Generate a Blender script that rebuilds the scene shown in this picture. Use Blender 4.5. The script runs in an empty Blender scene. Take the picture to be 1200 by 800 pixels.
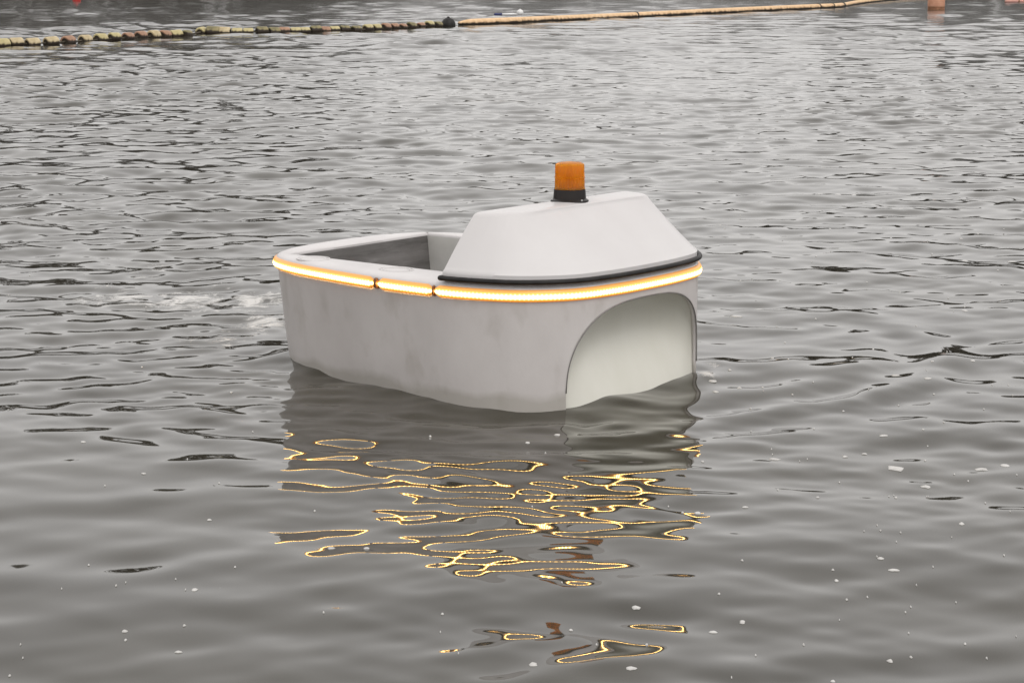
import bpy, bmesh, math, random
import numpy as np
from mathutils import Vector, Matrix

R = math.radians
rng = np.random.default_rng(7)
random.seed(7)
scene = bpy.context.scene
col = scene.collection

# ------------------------------------------------------------------ camera
CAM_H = 1.45
FPX = 2600.0          # focal length in pixels of the 1200 px wide photograph
HORIZON = -50.0       # row of the horizon, above the frame
PITCH = math.atan((400 - HORIZON) / FPX)
cam_d = bpy.data.cameras.new('camera')
cam = bpy.data.objects.new('camera', cam_d)
col.objects.link(cam)
cam.location = (0, 0, CAM_H)
cam.rotation_euler = (R(90) - PITCH, 0, 0)
cam_d.sensor_width = 36.0
cam_d.lens = FPX / 1200 * 36.0
cam_d.clip_start = 0.05
cam_d.clip_end = 6000
scene.camera = cam

# ------------------------------------------------------------------ sky, sun, exposure
SUN_EL, SUN_AZ = 55, 150      # the brightest part of the cloud, high to the right (compass degrees from +Y)
world = bpy.data.worlds.new('World')
scene.world = world
world.use_nodes = True
wn, wl = world.node_tree.nodes, world.node_tree.links
wn.clear()
sky = wn.new('ShaderNodeTexSky')
sky.sky_type = 'NISHITA'
sky.sun_disc = False
sky.sun_elevation = R(SUN_EL)
sky.sun_rotation = R(SUN_AZ)
sky.air_density = 1.0
sky.dust_density = 3.0
hs = wn.new('ShaderNodeHueSaturation'); hs.inputs['Saturation'].default_value = 0.10
cloud_tc = wn.new('ShaderNodeTexCoord')
cloud_n = wn.new('ShaderNodeTexNoise'); cloud_n.inputs['Scale'].default_value = 3.0
cloud_n.inputs['Detail'].default_value = 5
cloud_r = wn.new('ShaderNodeMapRange')
cloud_r.inputs['To Min'].default_value = 0.85; cloud_r.inputs['To Max'].default_value = 1.15
cloud_c = wn.new('ShaderNodeMix'); cloud_c.data_type = 'RGBA'; cloud_c.blend_type = 'MULTIPLY'
cloud_c.inputs['Factor'].default_value = 1
cloud_c.inputs['A'].default_value = (9.3, 9.0, 8.8, 1)     # the even grey of the cloud cover
mixs = wn.new('ShaderNodeMix'); mixs.data_type = 'RGBA'; mixs.inputs['Factor'].default_value = 0.62
bg = wn.new('ShaderNodeBackground'); bg.inputs['Strength'].default_value = 0.15
wo = wn.new('ShaderNodeOutputWorld')
wl.new(sky.outputs[0], hs.inputs['Color'])
wl.new(cloud_tc.outputs['Generated'], cloud_n.inputs['Vector'])
wl.new(cloud_n.outputs['Fac'], cloud_r.inputs['Value'])
wl.new(cloud_r.outputs['Result'], cloud_c.inputs['B'])
wl.new(hs.outputs[0], mixs.inputs['A'])
wl.new(cloud_c.outputs['Result'], mixs.inputs['B'])
wl.new(mixs.outputs['Result'], bg.inputs['Color'])
wl.new(bg.outputs[0], wo.inputs['Surface'])

sun_d = bpy.data.lights.new('sun', 'SUN')
sun_d.energy = 0.5; sun_d.angle = R(25); sun_d.color = (1.0, 0.95, 0.9)
sun = bpy.data.objects.new('sun', sun_d); col.objects.link(sun)
sd = Vector((math.sin(R(SUN_AZ)) * math.cos(R(SUN_EL)), math.cos(R(SUN_AZ)) * math.cos(R(SUN_EL)), math.sin(R(SUN_EL))))
sun.rotation_euler = (-sd).to_track_quat('-Z', 'Y').to_euler()

scene.view_settings.view_transform = 'Standard'
scene.view_settings.look = 'None'
scene.view_settings.gamma = 1.0
scene.view_settings.exposure = 0.0
scene.view_settings.use_curve_mapping = False
try:
    scene.cycles.max_bounces = 10
    scene.cycles.transmission_bounces = 8
except Exception:
    pass

# ------------------------------------------------------------------ helpers
def on_plane(px, py, z=0.0):
    """place in the world seen at a point of the photograph, on the level z"""
    cp, sp = math.cos(PITCH), math.sin(PITCH)
    dx = px - 600; dy = cp * FPX + sp * (400 - py); dz = -sp * FPX + cp * (400 - py)
    t = (z - CAM_H) / dz
    return np.array([dx * t, dy * t, z])

def mesh_obj(name, verts, faces, mat=None, parent=None, smooth=True, sharp=None):
    me = bpy.data.meshes.new(name)
    me.from_pydata([tuple(v) for v in verts], [], faces)
    me.validate()
    if smooth:
        me.polygons.foreach_set('use_smooth', [True] * len(me.polygons))
        if sharp is not None:
            me.set_sharp_from_angle(angle=R(sharp))
    o = bpy.data.objects.new(name, me)
    col.objects.link(o)
    if mat: me.materials.append(mat)
    if parent: o.parent = parent
    return o

def thing(name, label, cat, loc=(0, 0, 0), rz=0, group=None):
    o = bpy.data.objects.new(name, None); col.objects.link(o)
    o.location = loc; o.rotation_euler = (0, 0, rz)
    tag(o, label, cat, group)
    return o

def tag(o, label=None, cat=None, group=None, kind=None):
    if label: o['label'] = label
    if cat: o['category'] = cat
    if group: o['group'] = group
    if kind: o['kind'] = kind

def loft(loops, close=True, cap0=False, cap1=False):
    """rings of equal length -> verts, faces"""
    n = len(loops[0]); vs = []; fs = []
    for lp in loops: vs += [tuple(p) for p in lp]
    for i in range(len(loops) - 1):
        for j in range(n if close else n - 1):
            k = (j + 1) % n
            fs.append((i * n + j, i * n + k, (i + 1) * n + k, (i + 1) * n + j))
    if cap0: fs.append(tuple(range(n))[::-1])
    if cap1: fs.append(tuple((len(loops) - 1) * n + j for j in range(n)))
    return vs, fs

def lathe(profile, n=32, cap0=True, cap1=True):
    loops = [[(r * math.cos(2 * math.pi * j / n), r * math.sin(2 * math.pi * j / n), z) for j in range(n)] for r, z in profile]
    return loft(loops, True, cap0, cap1)

def tube(path, rad, n=10, closed=False):
    """round tube along a list of points"""
    P = [Vector(p) for p in path]; m = len(P); loops = []
    for i in range(m):
        a = P[(i - 1) % m] if (closed or i > 0) else P[i]
        b = P[(i + 1) % m] if (closed or i < m - 1) else P[i]
        t = (b - a).normalized()
        s = t.cross(Vector((0, 0, 1)))
        s = s.normalized() if s.length > 1e-6 else Vector((1, 0, 0))
        u = s.cross(t).normalized()
        r = rad[i] if hasattr(rad, '__len__') else rad
        loops.append([P[i] + s * (r * math.cos(2 * math.pi * j / n)) + u * (r * math.sin(2 * math.pi * j / n)) for j in range(n)])
    if closed: loops.append(loops[0])
    return loft(loops, True, not closed, not closed)

def catmull(pts, per=8, closed=False):
    P = [np.array(p, float) for p in pts]; n = len(P); out = []
    for i in range(n if closed else n - 1):
        if closed: a, b, c, d = P[i - 1], P[i], P[(i + 1) % n], P[(i + 2) % n]
        else: a, b, c, d = P[max(i - 1, 0)], P[i], P[i + 1], P[min(i + 2, n - 1)]
        for k in range(per):
            t = k / per
            out.append(.5 * (2 * b + (c - a) * t + (2 * a - 5 * b + 4 * c - d) * t * t + (3 * b - a - 3 * c + d) * t ** 3))
    if not closed: out.append(P[-1])
    return out

# ------------------------------------------------------------------ materials
def mat_new(name):
    m = bpy.data.materials.new(name); m.use_nodes = True
    nt = m.node_tree; b = nt.nodes['Principled BSDF']
    return m, nt, b

def painted(name, c1, c2, rough=0.4, scale=4.0, bump=0.0, streak=None, coat=0.0, stain=None):
    """gelcoat / plastic with uneven tone; streak = vertical stretch; stain = (colour, amount)"""
    m, nt, b = mat_new(name); N, L = nt.nodes, nt.links
    tc = N.new('ShaderNodeTexCoord'); mp = N.new('ShaderNodeMapping')
    if streak: mp.inputs['Scale'].default_value = streak
    n1 = N.new('ShaderNodeTexNoise'); n1.inputs['Scale'].default_value = scale; n1.inputs['Detail'].default_value = 6
    n1.inputs['Roughness'].default_value = 0.62
    rp = N.new('ShaderNodeValToRGB')
    rp.color_ramp.elements[0].position = .32; rp.color_ramp.elements[1].position = .68
    rp.color_ramp.elements[0].color = (*c1, 1); rp.color_ramp.elements[1].color = (*c2, 1)
    L.new(tc.outputs['Object'], mp.inputs['Vector']); L.new(mp.outputs[0], n1.inputs['Vector'])
    L.new(n1.outputs['Fac'], rp.inputs['Fac'])
    out = rp.outputs['Color']
    if stain:
        n2 = N.new('ShaderNodeTexNoise'); n2.inputs['Scale'].default_value = scale * 3.2; n2.inputs['Detail'].default_value = 8
        L.new(mp.outputs[0], n2.inputs['Vector'])
        mr = N.new('ShaderNodeMapRange'); mr.inputs['From Min'].default_value = .55; mr.inputs['From Max'].default_value = .78
        mr.inputs['To Max'].default_value = stain[1]
        L.new(n2.outputs['Fac'], mr.inputs['Value'])
        mx = N.new('ShaderNodeMix'); mx.data_type = 'RGBA'; mx.inputs['B'].default_value = (*stain[0], 1)
        L.new(mr.outputs[0], mx.inputs['Factor']); L.new(out, mx.inputs['A']); out = mx.outputs['Result']
    L.new(out, b.inputs['Base Color'])
    b.inputs['Roughness'].default_value = rough
    b.inputs['Coat Weight'].default_value = coat
    if bump:
        n3 = N.new('ShaderNodeTexNoise'); n3.inputs['Scale'].default_value = 60; n3.inputs['Detail'].default_value = 4
        L.new(tc.outputs['Object'], n3.inputs['Vector'])
        bp = N.new('ShaderNodeBump'); bp.inputs['Strength'].default_value = bump; bp.inputs['Distance'].default_value = .003
        L.new(n3.outputs['Fac'], bp.inputs['Height']); L.new(bp.outputs[0], b.inputs['Normal'])
    return m

M = {}
M['hull'] = painted('hull_gelcoat', (.53, .50, .485), (.63, .60, .585), .34, 3.0, .12, (1, 1, .55), 0, ((.33, .30, .26), .5))
def scum_line(m):
    N, L = m.node_tree.nodes, m.node_tree.links; b = N['Principled BSDF']
    src = b.inputs['Base Color'].links[0].from_socket
    tc = N.new('ShaderNodeTexCoord'); sp = N.new('ShaderNodeSeparateXYZ'); L.new(tc.outputs['Object'], sp.inputs[0])
    n = N.new('ShaderNodeTexNoise'); n.inputs['Scale'].default_value = 7; n.inputs['Detail'].default_value = 6; L.new(tc.outputs['Object'], n.inputs['Vector'])
    ma = N.new('ShaderNodeMath'); ma.operation = 'MULTIPLY_ADD'; ma.inputs[1].default_value = -.075; L.new(n.outputs['Fac'], ma.inputs[0]); L.new(sp.outputs['Z'], ma.inputs[2])
    mr = N.new('ShaderNodeMapRange'); mr.inputs['From Min'].default_value = .018; mr.inputs['From Max'].default_value = -.012; mr.inputs['To Max'].default_value = .42
    L.new(ma.outputs[0], mr.inputs['Value'])
    mx = N.new('ShaderNodeMix'); mx.data_type = 'RGBA'; mx.inputs['B'].default_value = (.24, .225, .17, 1)
    L.new(mr.outputs[0], mx.inputs['Factor']); L.new(src, mx.inputs['A']); L.new(mx.outputs['Result'], b.inputs['Base Color'])
scum_line(M['hull'])
M['deck'] = painted('deck_gelcoat', (.58, .555, .55), (.65, .63, .625), .42, 5.0, .06)
M['hood'] = painted('hood_gelcoat', (.575, .555, .55), (.615, .60, .595), .36, 2.5, .05)
M['tunnel'] = painted('cream_gelcoat', (.60, .59, .52), (.67, .66, .60), .35, 2.2, .05, (1.5, 1.5, .5))
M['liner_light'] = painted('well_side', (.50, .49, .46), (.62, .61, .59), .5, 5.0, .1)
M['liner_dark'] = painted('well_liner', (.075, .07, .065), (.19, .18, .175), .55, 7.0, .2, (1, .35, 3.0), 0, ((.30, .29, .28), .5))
M['rubber'] = painted('black_rubber', (.012, .011, .011), (.03, .028, .027), .5, 20, .1)
M['rubber'].node_tree.nodes['Principled BSDF'].inputs['Specular IOR Level'].default_value = .25
M['clip'] = painted('clip_plastic', (.16, .06, .02), (.24, .10, .03), .5, 20)
M['gap_shadow'] = painted('gap_shadow_grey', (.16, .15, .145), (.24, .23, .22), .5, 20)  # grey of the painted shadow line where hull edge and bow recess meet
M['mark'] = painted('scuffed_gelcoat', (.60, .585, .58), (.70, .68, .675), .5, 12)
M['base'] = painted('beacon_base', (.012, .010, .010), (.022, .018, .016), .35, 15)
M['base'].node_tree.nodes['Principled BSDF'].inputs['Specular IOR Level'].default_value = .25
M['metal'] = painted('screw_metal', (.5, .5, .5), (.6, .6, .6), .3, 15)
M['metal'].node_tree.nodes['Principled BSDF'].inputs['Metallic'].default_value = .9

def led_material():
    m, nt, b = mat_new('led_strip'); N, L = nt.nodes, nt.links
    N.remove(b)
    uv = N.new('ShaderNodeUVMap'); uv.uv_map = 'uv'
    sp = N.new('ShaderNodeSeparateXYZ'); L.new(uv.outputs[0], sp.inputs[0])
    # across the sleeve: hot white core, amber edges
    ra = N.new('ShaderNodeValToRGB'); cr = ra.color_ramp
    cr.elements[0].position = 0.0; cr.elements[0].color = (.22, .05, .006, 1)
    cr.elements[1].position = 1.0; cr.elements[1].color = (.30, .13, .05, 1)
    for p, c in ((.16, (.55, .16, .012)), (.28, (1.0, .36, .035)), (.38, (1, .58, .16)), (.47, (1, .66, .25)), (.56, (1, .58, .16)), (.66, (1.0, .46, .07)), (.80, (.55, .22, .05))):
        e = cr.elements.new(p); e.color = (*c, 1)
    rs = N.new('ShaderNodeValToRGB'); cs = rs.color_ramp
    cs.elements[0].position = 0; cs.elements[0].color = (0,) * 3 + (1,)
    cs.elements[1].position = 1; cs.elements[1].color = (0,) * 3 + (1,)
    for p, v in ((.30, .0), (.37, .15), (.43, .9), (.51, .9), (.57, .15), (.64, .0)):
        e = cs.elements.new(p); e.color = (v, v, v, 1)
    # along the sleeve: single diodes 14 mm apart
    mul = N.new('ShaderNodeMath'); mul.operation = 'MULTIPLY'; mul.inputs[1].default_value = 2 * math.pi / .014
    si = N.new('ShaderNodeMath'); si.operation = 'SINE'
    mr = N.new('ShaderNodeMapRange'); mr.inputs['From Min'].default_value = -1; mr.inputs['From Max'].default_value = 1
    mr.inputs['To Min'].default_value = .0; mr.inputs['To Max'].default_value = 1
    pw = N.new('ShaderNodeMath'); pw.operation = 'POWER'; pw.inputs[1].default_value = 3
    ad = N.new('ShaderNodeMath'); ad.operation = 'MULTIPLY_ADD'; ad.inputs[1].default_value = LED_DOT; ad.inputs[2].default_value = LED_BASE
    st = N.new('ShaderNodeMath'); st.operation = 'MULTIPLY'
    L.new(sp.outputs['X'], mul.inputs[0]); L.new(mul.outputs[0], si.inputs[0]); L.new(si.outputs[0], mr.inputs['Value'])
    L.new(mr.outputs[0], pw.inputs[0]); L.new(pw.outputs[0], ad.inputs[0])
    L.new(sp.outputs['Y'], ra.inputs['Fac']); L.new(sp.outputs['Y'], rs.inputs['Fac'])
    L.new(ad.outputs[0], st.inputs[0]); L.new(rs.outputs['Color'], st.inputs[1])
    ed = N.new('ShaderNodeMath'); ed.operation = 'ADD'; ed.inputs[1].default_value = LED_EDGE
    L.new(st.outputs[0], ed.inputs[0])
    em = N.new('ShaderNodeEmission'); L.new(ra.outputs['Color'], em.inputs['Color']); L.new(ed.outputs[0], em.inputs['Strength'])
    gl = N.new('ShaderNodeBsdfPrincipled'); gl.inputs['Base Color'].default_value = (.45, .22, .06, 1); gl.inputs['Roughness'].default_value = .3
    ads = N.new('ShaderNodeAddShader')
    L.new(em.outputs[0], ads.inputs[0]); L.new(gl.outputs[0], ads.inputs[1])
    L.new(ads.outputs[0], N['Material Output'].inputs['Surface'])
    return m
LED_DOT, LED_BASE, LED_EDGE = 32.0, 10.0, .9
M['led'] = led_material()

def lens_material():
    m, nt, b = mat_new('amber_lens'); N, L = nt.nodes, nt.links
    b.inputs['Base Color'].default_value = (1.0, .60, .02, 1)
    b.inputs['Roughness'].default_value = .2
    b.inputs['Specular IOR Level'].default_value = .2
    b.inputs['IOR'].default_value = 1.45
    b.inputs['Transmission Weight'].default_value = .9
    tl = N.new('ShaderNodeBsdfTranslucent'); tl.inputs['Color'].default_value = (1.0, .60, .02, 1)
    mx = N.new('ShaderNodeMixShader'); mx.inputs[0].default_value = .45
    L.new(b.outputs[0], mx.inputs[1]); L.new(tl.outputs[0], mx.inputs[2])
    L.new(mx.outputs[0], N['Material Output'].inputs['Surface'])
    return m
M['lens'] = lens_material()
M['bulb'] = painted('beacon_inner', (.30, .10, .02), (.40, .14, .03), .3, 20)

def water_material():
    m, nt, b = mat_new('lake_water'); N, L = nt.nodes, nt.links
    b.inputs['Base Color'].default_value = (.050, .047, .037, 1)
    b.inputs['Roughness'].default_value = .025
    b.inputs['IOR'].default_value = 1.333
    tc = N.new('ShaderNodeTexCoord')
    # silt carried in the water, broad clouds of it
    ns = N.new('ShaderNodeTexNoise'); ns.inputs['Scale'].default_value = .9; ns.inputs['Detail'].default_value = 4
    L.new(tc.outputs['Object'], ns.inputs['Vector'])
    rp = N.new('ShaderNodeValToRGB')
    rp.color_ramp.elements[0].position = .35; rp.color_ramp.elements[0].color = (.036, .033, .025, 1)
    rp.color_ramp.elements[1].position = .65; rp.color_ramp.elements[1].color = (.052, .048, .037, 1)
    L.new(ns.outputs['Fac'], rp.inputs['Fac']); L.new(rp.outputs[0], b.inputs['Base Color'])
    ar = N.new('ShaderNodeAttribute'); ar.attribute_name = 'ripple'
    L.new(ar.outputs['Fac'], b.inputs['Roughness'])
    # foam torn by the propeller, where the wake attribute is high
    at = N.new('ShaderNodeAttribute'); at.attribute_name = 'wake'
    mp = N.new('ShaderNodeMapping'); mp.inputs['Scale'].default_value = (1, .8, 1)
    n1 = N.new('ShaderNodeTexNoise'); n1.inputs['Scale'].default_value = 8.5; n1.inputs['Detail'].default_value = 8
    n1.inputs['Roughness'].default_value = .76; n1.inputs['Distortion'].default_value = .8
    L.new(tc.outputs['Object'], mp.inputs[0]); L.new(mp.outputs[0], n1.inputs['Vector'])
    sb = N.new('ShaderNodeMath'); sb.operation = 'MULTIPLY_ADD'; sb.inputs[1].default_value = .34
    L.new(at.outputs['Fac'], sb.inputs[0]); L.new(n1.outputs['Fac'], sb.inputs[2])
    mr = N.new('ShaderNodeMapRange'); mr.inputs['From Min'].default_value = .70; mr.inputs['From Max'].default_value = .84
    mr.inputs['To Max'].default_value = .92
    L.new(sb.outputs[0], mr.inputs['Value'])
    fo = N.new('ShaderNodeBsdfDiffuse'); fo.inputs['Color'].default_value = (.62, .61, .59, 1)
    mx = N.new('ShaderNodeMixShader')
    L.new(mr.outputs[0], mx.inputs[0]); L.new(b.outputs[0], mx.inputs[1]); L.new(fo.outputs[0], mx.inputs[2])
    L.new(mx.outputs[0], N['Material Output'].inputs['Surface'])
    return m
M['water'] = water_material()
M['foam'] = painted('foam', (.48, .47, .45), (.60, .59, .57), .7, 30)

# ------------------------------------------------------------------ boat frame of reference
BOAT_O = np.array([-.174, 7.826]); BOAT_A = -R(39.0)
BU = np.array([math.cos(BOAT_A), math.sin(BOAT_A)]); BV = np.array([-BU[1], BU[0]])
CY = 0.035            # the boat's centre line in its own frame

# half outline of the rim (x forward, y half width), from bow to stern
HALF = [(.785, 0), (.775, .2), (.737, .36), (.63, .485), (.49, .545), (.33, .568), (.06, .56), (-.25, .515), (-.44, .468), (-.575, .392), (-.642, .27), (-.668, .12), (-.672, 0)]
ring = [(x, y) for x, y in HALF] + [(x, -y) for x, y in HALF[-2:0:-1]]
OUTL = np.array(catmull(ring, 14, True))           # closed, counter-clockwise from the bow
def resample(poly, n):
    P = np.vstack([poly, poly[:1]]); s = np.r_[0, np.cumsum(np.linalg.norm(np.diff(P, axis=0), axis=1))]
    t = np.linspace(0, s[-1], n, endpoint=False)
    return np.c_[np.interp(t, s, P[:, 0]), np.interp(t, s, P[:, 1])], s[-1]
def ray_poly(poly, c, ang):
    """distance from c to a closed polygon along an angle"""
    d = np.array([math.cos(ang), math.sin(ang)])
    A = poly - c; B = np.roll(A, -1, axis=0); E = B - A
    den = d[0] * E[:, 1] - d[1] * E[:, 0]
    den = np.where(abs(den) < 1e-12, 1e-12, den)
    t = (A[:, 0] * E[:, 1] - A[:, 1] * E[:, 0]) / den
    u = (A[:, 0] * d[1] - A[:, 1] * d[0]) / den
    ok = (t > 0) & (u >= -1e-9) & (u <= 1 + 1e-9)
    return t[ok].max()

# ------------------------------------------------------------------ water
def wave_set(n, lmin, lmax, spread, slope, seed, mean=90, power=0.0):
    """sinusoids: wavelength, heading, phase, amplitude; together their rms slope is slope"""
    g = np.random.default_rng(seed)
    lam = np.exp(g.uniform(np.log(lmin), np.log(lmax), n))
    th = np.radians(mean) + g.normal(0, np.radians(spread), n)
    ph = g.uniform(0, 2 * np.pi, n)
    k = 2 * np.pi / lam
    w = lam ** power
    a = w * slope * math.sqrt(2.0) / math.sqrt((w ** 2).sum()) / k
    return list(zip(k, th, ph, a, lam))

SWELL = wave_set(12, .9, 2.6, 45, .016, 11, 75)
MID = wave_set(40, .17, .62, 42, .056, 12, 84)
LAP = wave_set(34, .08, .28, 34, .105, 17, 82)
FINE = wave_set(40, .09, .26, 52, .055, 13, 84)
CHOP = wave_set(48, .20, .95, 42, .085, 14, 92)
FAR = wave_set(44, .65, 1.9, 40, .085, 16, 90)
TURB = wave_set(24, .09, .30, 90, .10, 15, 60)

def lumps(x, y, lam, seed, n=9):
    g = np.random.default_rng(seed); s = np.zeros_like(x)
    for i in range(n):
        L = lam * g.uniform(.6, 1.7); t = g.uniform(0, 2 * np.pi); p = g.uniform(0, 2 * np.pi)
        s += np.sin((x * math.cos(t) + y * math.sin(t)) * 2 * np.pi / L + p)
    return s / math.sqrt(n / 2)

def sstep(a, b, x):
    t = np.clip((x - a) / (b - a), 0, 1); return t * t * (3 - 2 * t)

def band(x, y, d, dr, waves):
    h = np.zeros_like(x)
    sight = np.arctan2(y, x)
    for k, th, ph, a, lam in waves:
        along = lam / np.maximum(np.abs(np.cos(th - sight)), .12)
        att = sstep(1.5, 2.7, along / dr)
        if att.max() <= 0: continue
        h += att * a * np.sin(k * (x * math.cos(th) + y * math.sin(th)) + ph)
    return h

def wake_mask(x, y):
    m = np.zeros_like(x)
    for px, py, rx, ry, w in ((300, 350, .22, .45, .82), (225, 352, .26, .45, .86), (130, 350, .25, .4, .74), (315, 378, .16, .40, .74), (180, 318, .2, .4, .62), (265, 395, .2, .3, .55), (827, 441, .035, .10, .95), (840, 432, .05, .10, .7), (1060, 242, .5, .5, .45)):
        c = on_plane(px, py)
        m = np.maximum(m, w * np.exp(-((x - c[0]) / rx) ** 2 - ((y - c[1]) / ry) ** 2))
    return m

def height(x, y, dr):
    d = np.hypot(x, y)
    far = sstep(9.0, 15.0, d)
    patch = lumps(x, y * .55, 5.5, 21)
    patch2 = lumps(x, y * .6, 1.9, 22)
    lefty = sstep(1.0, -2.0, x / np.maximum(d, 1) * 10)
    gust = np.clip(.50 + .28 * patch + .48 * lefty, .18, 1.4)
    h = band(x, y, d, dr, SWELL)
    h += band(x, y, d, dr, MID) * (.80 + .35 * far)
    near_fine = np.clip(.34 + .16 * patch2 + .3 * sstep(7.5, 10.5, d), .04, .8)
    h += band(x, y, d, dr, FINE) * (near_fine * (1 - far) + gust * far)
    h += band(x, y, d, dr, CHOP) * far * gust
    h += band(x, y, d, dr, FAR) * sstep(20, 40, d) * np.clip(gust, .5, 1.2)
    wk = wake_mask(x, y)
    h += band(x, y, d, dr, TURB) * np.clip(wk, 0, 1) * 1.2
    # rings and bulges the boat makes
    rx, ry = x - .2, y - 8.3
    r = np.hypot(rx, ry); an = np.arctan2(ry, rx)
    win = np.exp(-((r - 1.35) / .30) ** 2) * np.exp(-((an + .45) / .9) ** 2)
    h += .010 * win * np.sin((r - 1.35) * 2 * np.pi / .30)
    r2 = np.hypot(x + .1, y - 7.7)
    h += .0040 * np.exp(-((r2 - 1.25) / .45) ** 2) * np.sin(r2 * 2 * np.pi / .26) * sstep(.6, -.2, (y - 7.5))
    for px, py, amp, sx, sy in ((385, 432, .036, .13, .13), (345, 420, .028, .10, .16), (470, 452, .012, .18, .12), (560, 488, -.016, .28, .10), (730, 468, .017, .12, .12), (690, 492, -.014, .06, .10), (820, 446, .010, .06, .12)):
        c = on_plane(px, py)
        h += amp * np.exp(-((x - c[0]) / sx) ** 2 - ((y - c[1]) / sy) ** 2)
    # lapping ripples the boat throws towards the shore
    lap = np.exp(-((x + .12) / .9) ** 2) * sstep(4.9, 6.3, y) * sstep(8.2, 7.3, y + .5 * x)
    h += band(x, y, d, dr, LAP) * lap * np.clip(.75 + .35 * patch2, .2, 1.3)
    return h

def build_water():
    # rows follow the picture's rows, so that near and far waves are equally well drawn
    rows = np.r_[np.arange(870, 170, -.86), np.arange(170, 0, -.43)]
    d_in = CAM_H * FPX / (rows - HORIZON)
    # true ground distance of a row on the centre line
    d_in = np.array([on_plane(600, r)[1] for r in rows])
    d0 = np.linspace(.25, d_in[0], 26)[:-1]
    d1 = d_in[-1] * np.exp(np.linspace(0, math.log(3200 / d_in[-1]), 90))[1:]
    dist = np.r_[d0, d_in, d1]
    fa = np.linspace(-R(14.2), R(14.2), 690)
    s1 = R(14.2) + np.cumsum(np.linspace(R(.05), R(.5), 60))
    s2 = np.linspace(s1[-1], math.pi, 44)[1:]
    ang = np.r_[-s2[::-1][1:], -s1[::-1], fa, s1, s2]      # last column meets the first round the back
    nr, nc = len(dist), len(ang)
    D, A = np.meshgrid(dist, ang, indexing='ij')
    X = D * np.sin(A); Y = D * np.cos(A)
    dr = np.gradient(dist)[:, None] * np.ones((1, nc))
    dcol = np.gradient(ang)[None, :] * D
    sp = np.maximum(dr, dcol)
    Z = height(X.ravel(), Y.ravel(), sp.ravel()).reshape(X.shape)
    # flat below the camera's feet and where the sheet is coarse
    W = wake_mask(X.ravel(), Y.ravel())
    # ripples too small for the sheet at that distance roughen it instead
    lost = np.zeros(nr); rad_d = np.array(dist); drr = np.gradient(dist)
    for wv, amt in ((MID, 1.1), (FINE, .75), (CHOP, .75)):
        for k, th, ph, a, lam in wv:
            att = sstep(1.5, 2.7, lam / max(abs(math.cos(th - math.pi / 2)), .12) / drr)
            lost += (1 - att ** 2) * (a * k * amt) ** 2 / 2 * sstep(5, 15, rad_d)
    rough = np.clip(.42 * np.sqrt(1.2 * np.sqrt(lost)), .03, .15 + .35 * sstep(30, 50, rad_d))[:, None] * np.ones((1, nc))
    co = np.empty((nr * nc, 3), np.float32)
    co[:, 0] = X.ravel(); co[:, 1] = Y.ravel(); co[:, 2] = Z.ravel()
    i = np.arange(nr - 1)[:, None] * nc; j = np.arange(nc)[None, :]; k = (j + 1) % nc
    quads = np.stack([i + j, i + k, i + nc + k, i + nc + j], -1).reshape(-1, 4)[:, ::-1]
    me = bpy.data.meshes.new('water')
    nq = len(quads)
    me.vertices.add(len(co)); me.vertices.foreach_set('co', co.ravel())
    me.loops.add(nq * 4); me.loops.foreach_set('vertex_index', quads.ravel().astype(np.int32))
    me.polygons.add(nq)
    me.polygons.foreach_set('loop_start', np.arange(0, nq * 4, 4, dtype=np.int32))
    me.update(calc_edges=True)
    me.polygons.foreach_set('use_smooth', np.ones(nq, bool))
    a = me.attributes.new('wake', 'FLOAT', 'POINT'); a.data.foreach_set('value', W.astype(np.float32))
    a = me.attributes.new('ripple', 'FLOAT', 'POINT'); a.data.foreach_set('value', rough.ravel().astype(np.float32))
    me.materials.append(M['water'])
    o = bpy.data.objects.new('water', me); col.objects.link(o)
    tag(o, kind='structure')
    return o
build_water()

def water_z(x, y):
    d = math.hypot(x, y)
    dr = d * d / (CAM_H * FPX) * .86
    return float(height(np.array([x]), np.array([y]), np.array([dr]))[0])

# ------------------------------------------------------------------ the far bank (seen in the water only)
def bank_height(az):
    """tree line in metres at 150 m, by azimuth in degrees"""
    return 6.0 + 10.5 * sstep(-1.0, -9, az) + 4.5 * sstep(6.0, 12.0, az) + 1.0 * math.sin(az * .9 + 1) + .7 * math.sin(az * 2.3)

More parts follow.
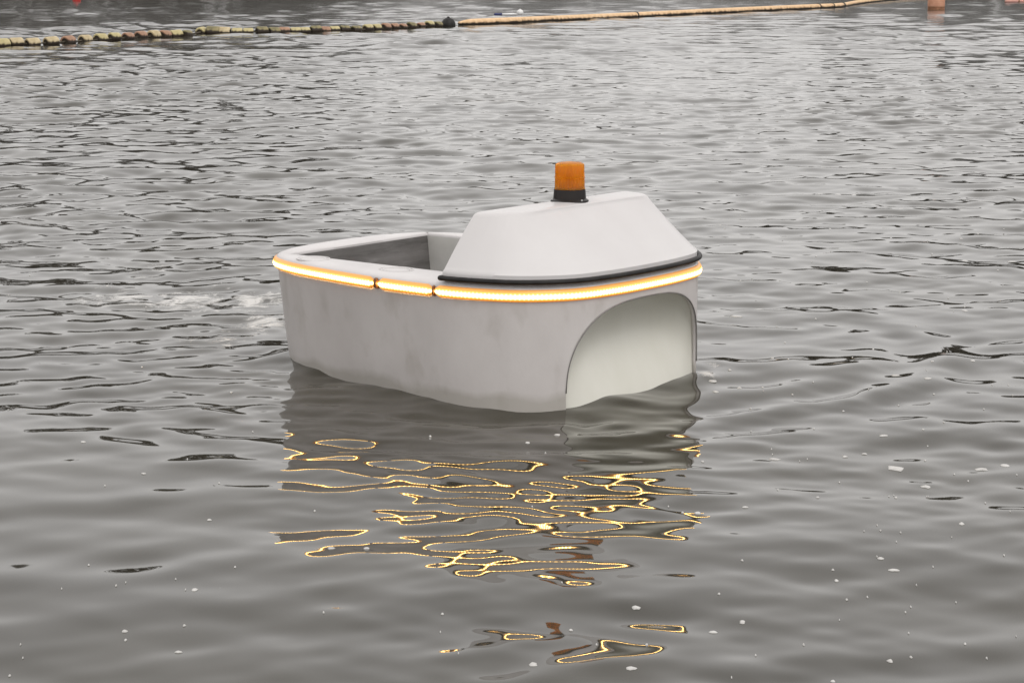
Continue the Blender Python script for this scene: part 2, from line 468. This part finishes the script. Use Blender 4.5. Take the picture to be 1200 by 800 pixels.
def build_bank():
    azs = np.arange(-75, 75.1, 1.0); loops = []
    for r, z in ((138, -1.0), (141, .6), (150, 1.6), (185, 3.0), (260, 5.0)):
        loops.append([(r * math.sin(R(a)), r * math.cos(R(a)), z + .4 * math.sin(a * 1.7 + r)) for a in azs])
    vs, fs = loft(loops, False)
    o = mesh_obj('far_bank', vs, fs, painted('bank_earth', (.05, .045, .03), (.10, .085, .06), .9, .3))
    tag(o, kind='structure')
    # wood on the bank: crowns of many leaf clumps, one mass
    g = np.random.default_rng(5); V = []; F = []
    for a in np.arange(-70, 70, .55):
        for row in range(2):
            az = a + g.uniform(-.3, .3); rad = 147 + row * 9 + g.uniform(-3, 3)
            H = max(3.0, float(bank_height(az)) * g.uniform(.78, 1.08)) * (1 + .06 * row)
            cx, cy = rad * math.sin(R(az)), rad * math.cos(R(az)); w = g.uniform(1.5, 2.6)
            n = 70
            for q in range(n):
                t = g.uniform(0, 1); zz = H * (.12 + .88 * t); ww = w * math.sqrt(max(.05, 1 - (2 * t - 1) ** 2 * .9))
                th = g.uniform(0, 2 * math.pi); rr = ww * math.sqrt(g.uniform(.1, 1))
                c = np.array([cx + rr * math.cos(th), cy + rr * math.sin(th), zz])
                e = g.normal(0, 1, (3, 3)) * .62
                b0 = len(V); V += [tuple(c + e[0]), tuple(c + e[1]), tuple(c + e[2])]; F.append((b0, b0 + 1, b0 + 2))
            tr = [(cx + .3 * math.cos(s), cy + .3 * math.sin(s), zz) for zz in (0.5, H * .6) for s in (0, 2.1, 4.2)]
            b0 = len(V); V += tr; F += [(b0, b0 + 1, b0 + 4, b0 + 3), (b0 + 1, b0 + 2, b0 + 5, b0 + 4), (b0 + 2, b0, b0 + 3, b0 + 5)]
    w = mesh_obj('bank_wood', V, F, painted('dark_leaves', (.030, .026, .022), (.052, .045, .036), .8, .8), smooth=False)
    tag(w, 'dark wood along the far bank', 'trees', kind='stuff')
build_bank()

# ------------------------------------------------------------------ the boat
boat = thing('small_boat', 'small white unmanned boat with glowing amber light strip and white bow hood', 'boat',
             (BOAT_O[0] + BV[0] * CY, BOAT_O[1] + BV[1] * CY, 0), BOAT_A)
boat.rotation_euler = (R(.15), 0, BOAT_A)

Z_DECK, Z_RIM = .405, .392
ARCH_W, ARCH_T, ARCH_P = .380, .332, 2.9
def arch_z(y):
    q = abs(y) / ARCH_W
    return ARCH_T * max(0.0, 1 - q ** ARCH_P) ** (1 / ARCH_P) if q < 1 else -1.0

def outline_x(y):
    """bow surface: x of the rim for a given y"""
    m = OUTL[:, 0] > .3
    P = OUTL[m]; P = P[np.argsort(P[:, 1])]
    return float(np.interp(y, P[:, 1], P[:, 0]))

def hull_point(x, y, z):
    """rim outline drawn in towards the keel; more at the stern than at the bow"""
    t = max(0.0, (Z_RIM - z)) / Z_RIM
    k = float(sstep(.70, -.1, np.array([x]))[0])
    f = 1 - (.012 + .075 * k) * t - .05 * k * max(0, t - .8)
    return ((x + .05) * (1 - .045 * t * k) - .05, y * f, z)

def build_hull():
    # columns round the outline, dense at the legs of the bow opening
    ys = [ARCH_W * math.sin(math.pi / 2 * q) for q in np.linspace(-1, 1, 61)]
    ys = [-ARCH_W * 1.0001] + ys[1:-1] + [ARCH_W * 1.0001]
    front = [(outline_x(y), y) for y in ys]
    rest, _ = resample(OUTL, 150)
    rest = [tuple(p) for p in rest if not (p[0] > .5 and abs(p[1]) < ARCH_W + .004)]
    # order: starboard leg ... port leg (front), then round the stern
    start = min(range(len(rest)), key=lambda i: np.hypot(rest[i][0] - front[-1][0], rest[i][1] - front[-1][1]))
    rest = rest[start:] + rest[:start]
    cols = front + rest
    lv = 16
    loops = [[] for _ in range(lv)]
    for x, y in cols:
        zb = max(arch_z(y), -.16) if x > .5 and abs(y) < ARCH_W else -.16
        for i in range(lv):
            z = Z_RIM + (zb - Z_RIM) * i / (lv - 1)
            loops[i].append(hull_point(x, y, z))
    vs, fs = loft(loops)
    fs = [f[::-1] for f in fs]
    o = mesh_obj('hull', vs, fs, M['hull'], boat, True, 40)
    so = o.modifiers.new('thickness', 'SOLIDIFY'); so.thickness = .014; so.offset = -1
    # thin dark line round the bow opening, drawn as the shadow in its gap
    ed = [Vector(hull_point(outline_x(y) + .001, y, max(arch_z(y), -.16))) for y in ys]
    ed = [p for p in ed if p.z > -.12]
    d = .0022
    vs, fs = tube(ed, d, 8)
    mesh_obj('gap_shadow_line', vs, fs, M['gap_shadow'], o)
    return o
hull = build_hull()

WELL = dict(x0=-.535, x1=.335, y0=-.375, y1=.385)
def build_scoop():
    """hollow bow mouth: curves back from one leg of the opening to the other"""
    yy = [(ARCH_W + .001) * math.sin(math.pi / 2 * q) for q in np.linspace(-1, 1, 65)]
    loops = []
    def depth(y): return .012 + .12 * (1 - (abs(y) / (ARCH_W + .001)) ** 2.4)
    for t in np.linspace(0, 1, 22):
        lp = []
        for y in yy:
            za = max(arch_z(y * .998), 0) + .002
            z = za + (-.2 - za) * t
            q = min(1.0, t / .35); back = math.sqrt(max(0, 1 - (1 - q) ** 2))        # rounds over from the lip to the back
            lp.append((outline_x(y) - .012 - (depth(y) - .012) * back * (1 - .95 * sstep(.15, .75, t)), y, z))
        loops.append(lp)
    vs, fs = loft(loops, False)
    return mesh_obj('bow_scoop', vs, fs, M['tunnel'], boat, True, 70)
build_scoop()

def build_deck():
    c = np.array([-.1, 0.0]); w = WELL
    rect = np.array([(w['x1'], w['y0']), (w['x1'], w['y1']), (w['x0'], w['y1']), (w['x0'], w['y0'])])
    corner = [math.atan2(p[1] - c[1], p[0] - c[0]) for p in rect]
    angs = sorted(list(np.linspace(-math.pi, math.pi, 240, endpoint=False)) + corner)
    def P(poly, a, off, z):
        r = ray_poly(poly, c, a) - off
        return (c[0] + r * math.cos(a), c[1] + r * math.sin(a), z)
    loops = [[P(rect, a, 0, Z_DECK - .012) for a in angs], [P(rect, a, 0, Z_DECK - .004) for a in angs], [P(rect, a, -.005, Z_DECK) for a in angs],
             [P(OUTL, a, .030, Z_DECK + .001) for a in angs], [P(OUTL, a, .016, Z_DECK - .001) for a in angs],
             [P(OUTL, a, .006, Z_DECK - .005) for a in angs], [P(OUTL, a, -.001, Z_RIM + .002) for a in angs], [P(OUTL, a, -.001, Z_RIM - .004) for a in angs]]
    vs, fs = loft(loops)
    o = mesh_obj('deck', vs, [f[::-1] for f in fs], M['deck'], boat, True, 50)
    # round inspection hatches scribed into the side deck
    for hx, hy in ((-.36, -.425), (.05, -.445)):
        for k, rr in enumerate((.062, .048)):
            n = 48
            pts = [(hx + rr * math.cos(2 * math.pi * i / n), hy + rr * .86 * math.sin(2 * math.pi * i / n), Z_DECK + .0012) for i in range(n)]
            vs, fs = tube(pts, .0022, 6, True)
            mesh_obj('hatch_ring', vs, fs, M['mark'], o)
    # well: side walls and dark lined aft wall
    zt, zb = Z_DECK - .011, -.16
    e = .001
    def wall(name, a, b, lean, mat):
        lv = 6; n = 24; loops = []
        for i in range(lv):
            z = zt + (zb - zt) * i / (lv - 1); q = i / (lv - 1)
            loops.append([(a[0] + (b[0] - a[0]) * j / (n - 1) + lean[0] * q, a[1] + (b[1] - a[1]) * j / (n - 1) + lean[1] * q, z) for j in range(n)])
        vs, fs = loft(loops, False)
        return mesh_obj(name, vs, fs, mat, boat, False)
    wall('well_wall', (w['x0'], w['y1'] - e), (w['x1'] + .05, w['y1'] - e), (0, 0), M['liner_light'])
    wall('well_wall', (w['x0'], w['y0'] + e), (w['x1'] + .05, w['y0'] + e), (0, 0), M['liner_light'])
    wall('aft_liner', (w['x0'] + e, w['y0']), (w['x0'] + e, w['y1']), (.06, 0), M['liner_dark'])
    return o
deck = build_deck()

def strip_path(i0, i1, P, off):
    """stretch of the resampled outline pushed out along its normal"""
    n = len(P); out = []
    for i in range(i0, i1 + 1):
        a, b = P[(i - 1) % n], P[(i + 1) % n]
        t = (b - a) / np.linalg.norm(b - a)
        out.append((P[i % n], np.array([t[1], -t[0]])))
    return out

def build_strips():
    P, total = resample(OUTL, 720)
    P = np.array(P); step = total / 720
    # index along the starboard side nearest to a forward position
    def idx(x):
        c = [i for i in range(720) if P[i, 1] < -.05]
        return min(c, key=lambda i: abs(P[i, 0] - x))
    ia, ib = idx(J1), idx(J2)
    gap = 2
    i_port = 150
    # anticlockwise from the bow: port side, stern, starboard side
    segs = ((i_port + 3, ia - gap), (ia + gap, ib - 1), (ib + 1, 720 + i_port))
    zc = STRIP_Z + .002; hh = .0205; dep = .015
    prof = [(.001, -hh)] + [(dep * math.cos(t) ** .8 if math.cos(t) > 0 else 0, hh * math.sin(t)) for t in np.linspace(-math.pi / 2 * .97, math.pi / 2 * .97, 15)] + [(.001, hh)]
    for a, b in segs:
        path = strip_path(a, b, P, 0)
        loops = []; us = []
        for q, (p, nrm) in enumerate(path):
            tap = min(1, .55 + .15 * min(q, len(path) - 1 - q))
            loops.append([(p[0] + nrm[0] * (d * tap - .002), p[1] + nrm[1] * (d * tap - .002), zc + z * tap) for d, z in prof])
            us.append((a + q) * step)
        vs, fs = loft(loops, False)
        nprof = len(prof)
        fs.append(tuple(range(nprof))); fs.append(tuple((len(loops) - 1) * nprof + j for j in range(nprof))[::-1])
        o = mesh_obj('light_strip', vs, fs, M['led'], boat, True)
        uv = o.data.uv_layers.new(name='uv')
        for lp in o.data.loops:
            i, j = divmod(lp.vertex_index, nprof)
            uv.data[lp.index].uv = (us[i], j / (nprof - 1))
    for i in (ia, ib):
        (p, nrm), = strip_path(i, i, P, 0)
        t = np.array([-nrm[1], nrm[0]]); w2 = .0065 if i == ia else .0028
        vs = [(*(p + t * s * w2 + nrm * d), zc + z) for s in (-1, 1) for d, z in ((-.002, -.019), (.009, -.015), (.0125, 0), (.009, .015), (-.002, .019))]
        fs = [(0, 1, 2, 3, 4), (9, 8, 7, 6, 5)] + [(k, k + 5, (k + 1) % 5 + 5, (k + 1) % 5) for k in range(5)]
        mesh_obj('strip_joint', vs, fs, M['clip'], boat, False)
STRIP_Z = .372
J1, J2 = .068, .332
build_strips()

HX0 = .345           # rear edge of the hood
def build_hood():
    c = np.array([.47, 0.0])
    base = [p for p in OUTL if p[0] > HX0]
    base = np.array(base)
    o_ = np.argsort(np.arctan2(base[:, 1] - c[1], base[:, 0] - c[0])); base = base[o_]
    yb = float(abs(base[0][1]))
    def insetp(d):
        b = c + (base - c) * (1 - d / np.linalg.norm(base - c, axis=1))[:, None]
        return b
    plat = []
    def rrect(pts, rad, n=7):
        out = []
        for i in range(len(pts)):
            p = np.array(pts[i]); a = np.array(pts[i - 1]) - p; b = np.array(pts[(i + 1) % len(pts)]) - p
            a = a / np.linalg.norm(a) * rad[i]; b = b / np.linalg.norm(b) * rad[i]
            for t in np.linspace(0, 1, n): out.append(p + a * (1 - t) ** 2 + b * t ** 2)
        return np.array(out)
    plat = rrect([(PX1, -.355), (PX1 + .0, .355), (PX0, .435), (PX0, -.435)], (.07, .07, .025, .025))
    n = 160; angs = np.linspace(-math.pi, math.pi, n, endpoint=False)
    # put an angle on each of the rear corners so that they stay crisp
    bx = insetp(.004)
    cr = [math.atan2(bx[0][1] - c[1], bx[0][0] - c[0]), math.atan2(bx[-1][1] - c[1], bx[-1][0] - c[0])]
    angs = np.sort(np.r_[angs, cr, [q + .012 for q in cr], [q - .012 for q in cr]])
    def at(poly, a, s=1.0):
        r = ray_poly(poly, c, a) * s
        return np.array([c[0] + r * math.cos(a), c[1] + r * math.sin(a)])
    rimpoly = insetp(.004)
    zb, zt = HOOD_Z0, HOOD_Z1
    # ruled surface: front curve of the base to front curve of the top, rear edge to rear edge
    def along(path, n):
        path = np.array(path); sl = np.r_[0, np.cumsum(np.linalg.norm(np.diff(path, axis=0), axis=1))]; t = np.linspace(0, sl[-1], n)
        return np.c_[np.interp(t, sl, path[:, 0]), np.interp(t, sl, path[:, 1])]
    fr = rimpoly[np.argsort(rimpoly[:, 1])]
    fr_b = along(fr[np.argsort(np.arctan2(fr[:, 1], fr[:, 0] - .40))], 150)
    corner = lambda p, a_, b_, r, n=9: [np.array(p) + (np.array(a_) - p) / np.linalg.norm(np.array(a_) - p) * r * (1 - t) ** 2 + (np.array(b_) - p) / np.linalg.norm(np.array(b_) - p) * r * t ** 2 for t in np.linspace(0, 1, n)]
    A, B, C_, D = (PX0, -.43), (PX1, -.375), (PX1, .40), (PX0, .43)
    top_f = [A] + corner(B, A, C_, .11) + corner(C_, B, D, .09) + [D]
    fr_t = along(top_f, 150)
    re_b = along([fr_b[-1], fr_b[0]], 50)[1:-1]; re_t = along([D, A], 50)[1:-1]
    B0 = np.vstack([fr_b, re_b]); T0 = np.vstack([fr_t, re_t]); cen = T0.mean(0)
    loops = []
    for q in (0, .5, 1.0): loops.append([(p[0], p[1], zb + .016 * q) for p in B0])
    lv = 22
    for i in range(1, lv + 1):
        t = i / lv
        w = t + .03 * math.sin(math.pi * t)
        loops.append([(*(b_ * (1 - t) + t_ * t), zb + .016 + (zt - zb - .016) * w) for b_, t_ in zip(cen + (B0 - cen) * .995, T0)])
    for s, dz in ((.985, .003), (.965, .0055), (.93, .007), (.8, .0095), (.55, .0115), (.25, .013)):
        loops.append([(*(cen + (p - cen) * s), zt + dz) for p in T0])
    vs, fs = loft(loops, True, False, True)
    o = mesh_obj('hood', vs, [f for f in fs], M['hood'], boat, True, 48)
    # rubber seal under the hood
    sp = [(*at(insetp(-.006), a), zb - .004) for a in angs]
    vs, fs = tube(sp, .0088, 10, True)
    mesh_obj('rubber_seal', vs, fs, M['rubber'], o)
    # low plinth carrying the hood
    lo = [[(*at(insetp(.022), a), z) for a in angs] for z in (Z_DECK - .002, zb)]
    vs, fs = loft(lo, True, False, True)
    mesh_obj('hood_plinth', vs, fs, M['deck'], boat, True, 40)
    return o
PX0, PX1 = .385, .525
HOOD_Z0, HOOD_Z1 = .423, .617
hood = build_hood()

def build_beacon(x, y, z):
    b = bpy.data.objects.new('beacon', None); col.objects.link(b); b.parent = boat; b.location = (x, y, z)
    vs, fs = lathe([(.0, -.012), (.066, -.012), (.066, .004), (.0645, .009), (.060, .012), (.0565, .014), (.0545, .040), (.0535, .046), (.048, .047), (.0, .047)], 48, False, False)
    mesh_obj('base', vs, fs, M['base'], b, True, 35)
    # ribbed amber lens with a wall thickness
    prof = [(.0525, .046), (.0525, .050), (.0510, .052), (.0505, .085), (.0520, .0865), (.0520, .0885), (.0502, .090), (.0495, .128), (.047, .1335), (.040, .137), (.020, .139), (.0003, .1395)]
    inner = [(max(r - .004, .0002), zz - (.004 if r < .049 else 0)) for r, zz in prof][::-1]
    n = 96; loops = []
    for r, zz in prof + inner:
        fl = 1 if r < .049 or zz < .052 else 0
        loops.append([((r + (0 if fl else .0007 * math.cos(24 * 2 * math.pi * j / n))) * math.cos(2 * math.pi * j / n), (r + (0 if fl else .0007 * math.cos(24 * 2 * math.pi * j / n))) * math.sin(2 * math.pi * j / n), zz) for j in range(n)])
    vs, fs = loft(loops)
    mesh_obj('lens', vs, fs, M['lens'], b, True, 35)
    vs, fs = lathe([(.040, .0475), (.036, .056), (.016, .064), (.015, .070), (.017, .080), (.017, .098), (.012, .106), (.001, .108)], 24)
    mesh_obj('bulb', vs, fs, M['bulb'], b, True, 40)
    for q in range(3):
        a = -R(130) + q * 2 * math.pi / 3
        vs, fs = lathe([(.004, .0), (.004, .003), (.0025, .0045), (.0005, .005)], 12)
        s = mesh_obj('screw', vs, fs, M['metal'], b, True, 40); s.location = (.0605 * math.cos(a), .0605 * math.sin(a), .0095)
build_beacon(.451, .0, HOOD_Z1 + .006)

# ------------------------------------------------------------------ float line, boom and buoys
M['float'] = None
def float_material(name, c1, c2, dark):
    """moulded float: faded top, band of algae where it sits in the water"""
    m, nt, b = mat_new(name); N, L = nt.nodes, nt.links
    tc = N.new('ShaderNodeTexCoord'); sp = N.new('ShaderNodeSeparateXYZ'); L.new(tc.outputs['Object'], sp.inputs[0])
    n1 = N.new('ShaderNodeTexNoise'); n1.inputs['Scale'].default_value = 9; n1.inputs['Detail'].default_value = 5
    L.new(tc.outputs['Object'], n1.inputs['Vector'])
    ad = N.new('ShaderNodeMath'); ad.operation = 'MULTIPLY_ADD'; ad.inputs[1].default_value = .09
    L.new(n1.outputs['Fac'], ad.inputs[0]); L.new(sp.outputs['Z'], ad.inputs[2])
    mr = N.new('ShaderNodeMapRange'); mr.inputs['From Min'].default_value = .045 + dark; mr.inputs['From Max'].default_value = .075 + dark
    L.new(ad.outputs[0], mr.inputs['Value'])
    rp = N.new('ShaderNodeValToRGB'); rp.color_ramp.elements[0].color = (*c1, 1); rp.color_ramp.elements[1].color = (*c2, 1)
    rp.color_ramp.elements[0].position = .35; rp.color_ramp.elements[1].position = .65
    L.new(n1.outputs['Fac'], rp.inputs['Fac'])
    mx = N.new('ShaderNodeMix'); mx.data_type = 'RGBA'; mx.inputs['A'].default_value = (.030, .020, .012, 1)
    L.new(mr.outputs[0], mx.inputs['Factor']); L.new(rp.outputs[0], mx.inputs['B'])
    L.new(mx.outputs['Result'], b.inputs['Base Color']); b.inputs['Roughness'].default_value = .6
    return m
FM = [float_material('cream_float', (.40, .31, .17), (.60, .50, .31), 0), float_material('yellow_float', (.40, .34, .16), (.56, .48, .25), .005),
      float_material('brown_float', (.28, .15, .09), (.42, .25, .16), .008), float_material('mossy_float', (.12, .11, .05), (.30, .25, .12), .02)]
M['hole'] = painted('float_bore', (.02, .015, .01), (.05, .035, .02), .8, 10)
M['rope'] = painted('wet_rope', (.05, .04, .03), (.11, .09, .06), .9, 30)

def build_float_line():
    xs = [2, 19, 38, 60, 80, 100, 118, 134, 150, 165, 180, 193, 206, 219, 236, 250, 263, 278, 291, 307, 321, 333, 346, 357, 370, 381, 392, 404, 417, 431, 441, 452, 462, 472, 482, 493, 503, 513]
    xs = [-52, -34, -16] + xs
    lx = [-60, 0, 60, 130, 200, 224, 232, 300, 420, 430, 518]; ly = [56, 53.5, 51.5, 46.8, 42.6, 42, 38.8, 38.8, 36.2, 35.6, 30.5]
    pts = [on_plane(x, float(np.interp(x, lx, ly)), .02) for x in xs]
    root = thing('float_line', 'string of cream and brown cylindrical floats reaching to the black buoy', 'float line', tuple(pts[3]))
    o0 = Vector(pts[3])
    n = 20; L = .125; r = .098
    prof = [(.062, -L + .03), (.062, -L), (.082, -L), (r, -L + .022), (r, -.02), (r * .97, 0), (r, .02), (r, L - .022), (.082, L), (.062, L), (.062, L - .03)]
    lv = [[(z, q * math.cos(2 * math.pi * j / n), q * math.sin(2 * math.pi * j / n)) for j in range(n)] for q, z in prof]
    vs, fs = loft(lv)
    protos = []
    for i, m in enumerate(FM):
        me = bpy.data.meshes.new('float'); me.from_pydata(vs, [], fs); me.polygons.foreach_set('use_smooth', [True] * len(me.polygons))
        me.set_sharp_from_angle(angle=R(40)); me.materials.append(m); protos.append(me)
    bore_v, bore_f = loft([[(z,   .061 * math.cos(2 * math.pi * j / 14),   .061 * math.sin(2 * math.pi * j / 14)) for j in range(14)] for z in (-L + .012, L - .012)], True, True, True)
    bme = bpy.data.meshes.new('bore'); bme.from_pydata(bore_v, [], bore_f); bme.materials.append(M['hole'])
    pick = [1, 1, 1, 1, 0, 0, 0, 2, 0, 1, 1, 2, 2, 0, 2, 1, 3, 1, 3, 0, 1, 1, 3, 3, 2, 1, 1, 3, 2, 1, 3, 3, 1, 1, 2, 2, 2, 3, 2, 1, 3]
    for i, p in enumerate(pts):
        a, b = pts[max(i - 1, 0)], pts[min(i + 1, len(pts) - 1)]
        f = bpy.data.objects.new('float', protos[pick[i % len(pick)]]); col.objects.link(f); f.parent = root
        f.location = (p[0] - o0.x, p[1] - o0.y, random.uniform(.012, .034))
        s = random.uniform(.88, 1.08)
        f.rotation_euler = (random.uniform(-.15, .15), random.uniform(-.05, .05), math.atan2(b[1] - a[1], b[0] - a[0]) + random.uniform(-.2, .2) * (1 if i < 26 else .4))
        s *= 1 if i < 20 else .86
        f.scale = (s, s, s)
        h = bpy.data.objects.new('bore', bme); col.objects.link(h); h.parent = f
    vs, fs = tube([Vector(p) - o0 + Vector((0, 0, .015)) for p in pts], .014, 6)
    mesh_obj('rope', vs, fs, M['rope'], root)
build_float_line()

def build_boom():
    pix = [(538, 30.3), (570, 29.0), (600, 27.6), (660, 24.6), (745, 20.6), (820, 17.0), (900, 13.3), (955, 10.6), (985, 8.8), (1003, 5.6), (1022, 3.2), (1045, .8), (1075, -2), (1120, -6)]
    P = [on_plane(x, y, .0) for x, y in pix]
    root = thing('floating_boom', 'long orange tube boom floating from the black buoy towards the right', 'boom', tuple(P[0]))
    o0 = P[0]
    path = catmull([p - o0 for p in P], 10)
    for i, p in enumerate(path): p[2] = .045 + .006 * math.sin(i * .13)
    rad = [.085 * min(1, .45 + .12 * i) for i in range(len(path))]
    vs, fs = tube(path, rad, 16)
    fm = float_material('orange_boom', (.66, .42, .22), (.80, .56, .33), .038)
    mesh_obj('tube', vs, fs, fm, root)
    for x, w in ((745, .03), (955, .03), (970, .025), (984, .10)):
        k = min(range(len(path)), key=lambda i: abs(600 + FPX * (path[i][0] + o0[0]) / (path[i][1] + o0[1]) - x))
        t = Vector(path[k + 1]) - Vector(path[k - 1]); t.normalize()
        c = Vector(path[k])
        vs, fs = tube([c - t * w, c - t * w * .5, c + t * w * .5, c + t * w], [.088, .100, .100, .088], 16)
        mesh_obj('band', vs, fs, M['rubber'], root)
    # skirt hanging below the tube
    vs = []; fs = []
    for i, p in enumerate(path): vs += [(p[0], p[1] - .01, -.02), (p[0], p[1] - .01, -.5), (p[0], p[1] + .01, -.5), (p[0], p[1] + .01, -.02)]
    for i in range(len(path) - 1):
        for j in range(4): fs.append((4 * i + j, 4 * i + (j + 1) % 4, 4 * i + 4 + (j + 1) % 4, 4 * i + 4 + j))
    mesh_obj('skirt', vs, fs, M['rubber'], root, False)
build_boom()

def buoy(name, label, cat, px, py, prof, mats, sink=0.0, extra=None, n=28, tilt=0):
    p = on_plane(px, py, 0)
    root = thing(name, label, cat, (p[0], p[1], -sink))
    root.rotation_euler = (0, tilt, 0)
    for nm, pr, m in zip(*prof, mats):
        vs, fs = lathe(pr, n); mesh_obj(nm, vs, fs, m, root, True, 40)
    return root
def ball(r, z0, n=12, a0=-90, a1=90):
    return [(max(r * math.cos(R(a)), .0005), z0 + r * math.sin(R(a))) for a in np.linspace(a0, a1, n)]
buoy('mooring_buoy', 'black round buoy between the float line and the orange boom', 'buoy', 525.5, 31.2,
     (('body', 'eye'), (ball(.155, .03, 16), [(.025, .18), (.03, .195), (.02, .205), (.001, .206)])), (M['rubber'], M['base']))
M['orange'] = painted('faded_orange_plastic', (.62, .30, .19), (.76, .42, .28), .5, 6)
M['brown'] = painted('rusty_brown', (.16, .07, .03), (.30, .14, .07), .7, 14)
M['red'] = painted('red_plastic', (.40, .03, .03), (.52, .05, .04), .45, 8)
M['white'] = painted('white_plastic', (.70, .70, .69), (.80, .80, .79), .4, 10)
M['blue'] = painted('dark_blue_plastic', (.02, .03, .10), (.04, .05, .16), .4, 10)
M['pink'] = painted('faded_pink_plastic', (.55, .27, .23), (.66, .35, .30), .5, 8)
buoy('drum_buoy', 'pale orange drum buoy with brown foot cut by the top edge at right', 'buoy', 1097, 11.5,
     (('foot', 'drum', 'cap'), ([(.20, -.15), (.235, -.14), (.238, .06), (.232, .085)], [(.232, .085), (.240, .10), (.240, .52), (.225, .55)], [(.225, .55), (.17, .60), (.05, .62), (.001, .62)])), (M['brown'], M['orange'], M['orange']))
buoy('marker_buoy', 'small red buoy cut by the top edge at left', 'buoy', 90, 2.2,
     (('body', 'mast'), (ball(.14, .06, 14), [(.02, .19), (.02, .42), (.001, .425)])), (M['red'], M['red']))
buoy('ball_float', 'tiny white ball floating just beyond the orange boom', 'float', 609.5, 17.5,
     (('ball', 'eye'), (ball(.085, .05, 14), [(.015, .13), (.018, .145), (.001, .15)])), (M['white'], M['white']))
def build_stick():
    p = on_plane(592, 18.6, 0)
    root = thing('floating_stick', 'thin white floating stick with dark blue tip behind the boom', 'stick', (p[0], p[1], .03))
    vs, fs = tube([(-.08, 0, 0), (.1, 0, .002), (.28, .05, .004)], [.03, .03, .026], 10); mesh_obj('shaft', vs, fs, M['white'], root)
    vs, fs = tube([(-.28, 0, 0), (-.25, 0, 0), (-.081, 0, 0)], [.018, .034, .034], 10); mesh_obj('tip', vs, fs, M['blue'], root)
build_stick()
def build_pink():
    p = on_plane(1192, 3.2, 0)
    root = thing('floating_tube', 'faded pink floating tube at the top right corner', 'float', (p[0], p[1], .03))
    vs, fs = tube([(-.42, -.1, .01), (-.36, -.1, .01), (0, 0, .015), (.6, .2, .01), (.66, .21, .01)], [.03, .06, .062, .06, .03], 12); mesh_obj('tube', vs, fs, M['pink'], root)
    vs, fs = tube([(-.02, 0, .015), (.06, .02, .015)], [.066, .066], 12); mesh_obj('band', vs, fs, M['brown'], root)
build_pink()

# ------------------------------------------------------------------ foam flecks on the water
def build_flecks():
    g = np.random.default_rng(3); V = []; F = []
    spots = [(1050, 547, 24), (1085, 568, 10), (1048, 667, 13), (1150, 547, 16), (862, 372, 14), (889, 361, 11), (1049, 441, 14), (1087, 449, 12), (907, 535, 14), (1035, 512, 10), (873, 594, 10), (818, 599, 10), (990, 533, 8), (745, 712, 9), (836, 738, 13), (625, 780, 12), (740, 788, 12), (168, 557, 8), (97, 521, 8), (209, 760, 9), (146, 737, 7), (245, 607, 8), (228, 691, 10), (147, 747, 5), (430, 644, 9), (388, 643, 9), (653, 506, 9), (618, 518, 6), (1043, 773, 8), (976, 797, 6), (870, 727, 9), (1127, 616, 8), (1131, 754, 6), (980, 677, 7), (976, 667, 5), (1032, 655, 11), (958, 581, 6), (1013, 528, 8), (1178, 542, 12), (1140, 425, 9), (1186, 305, 14), (1130, 365, 7), (1131, 305, 10), (838, 461, 9), (866, 456, 8), (835, 449, 14), (1150, 236, 10), (1000, 230, 8), (982, 230, 9), (960, 226, 7)]
    pts = [(x, y, s) for x, y, s in spots]
    for _ in range(200):
        x = g.uniform(820, 1230) if g.random() < .62 else g.uniform(-30, 800)
        y = g.uniform(330, 830) if g.random() < .75 else g.uniform(200, 340)
        if 320 < x < 830 and y < 500: continue
        pts.append((x, y, g.choice([2.0, 2.6, 3.4, 4.5, 5.5], p=[.32, .3, .2, .12, .06])))
    for x, y, s in pts:
        w = on_plane(x, y, 0); dist = w[1]
        rw = s * .5 / FPX * dist * (.8 if s > 6 else .68)
        rd = max(rw * g.uniform(.6, 1.6), .005); rw *= g.uniform(.8, 1.35)
        n = 9; z0 = water_z(w[0], w[1])
        th0 = g.uniform(0, 6.28); b0 = len(V)
        rr = 1 + .35 * g.normal(0, 1, n).clip(-1.3, 1.3) * .7
        top = []
        for sc, dz in ((1.0, -.0015), (.96, .0012), (.55, .0032)):
            for j in range(n):
                a = th0 + 2 * math.pi * j / n
                V.append((w[0] + rw * rr[j] * sc * math.cos(a), w[1] + rd * rr[j] * sc * math.sin(a), z0 + dz))
        V.append((w[0], w[1], z0 + .0038))
        for L in range(2):
            for j in range(n):
                k = (j + 1) % n
                F.append((b0 + L * n + j, b0 + L * n + k, b0 + (L + 1) * n + k, b0 + (L + 1) * n + j))
        for j in range(n): F.append((b0 + 2 * n + j, b0 + 2 * n + (j + 1) % n, b0 + 3 * n))
    o = mesh_obj('foam_flecks', V, F, M['foam'])
    tag(o, 'white flecks of foam scattered over the water', 'foam', kind='stuff')
build_flecks()
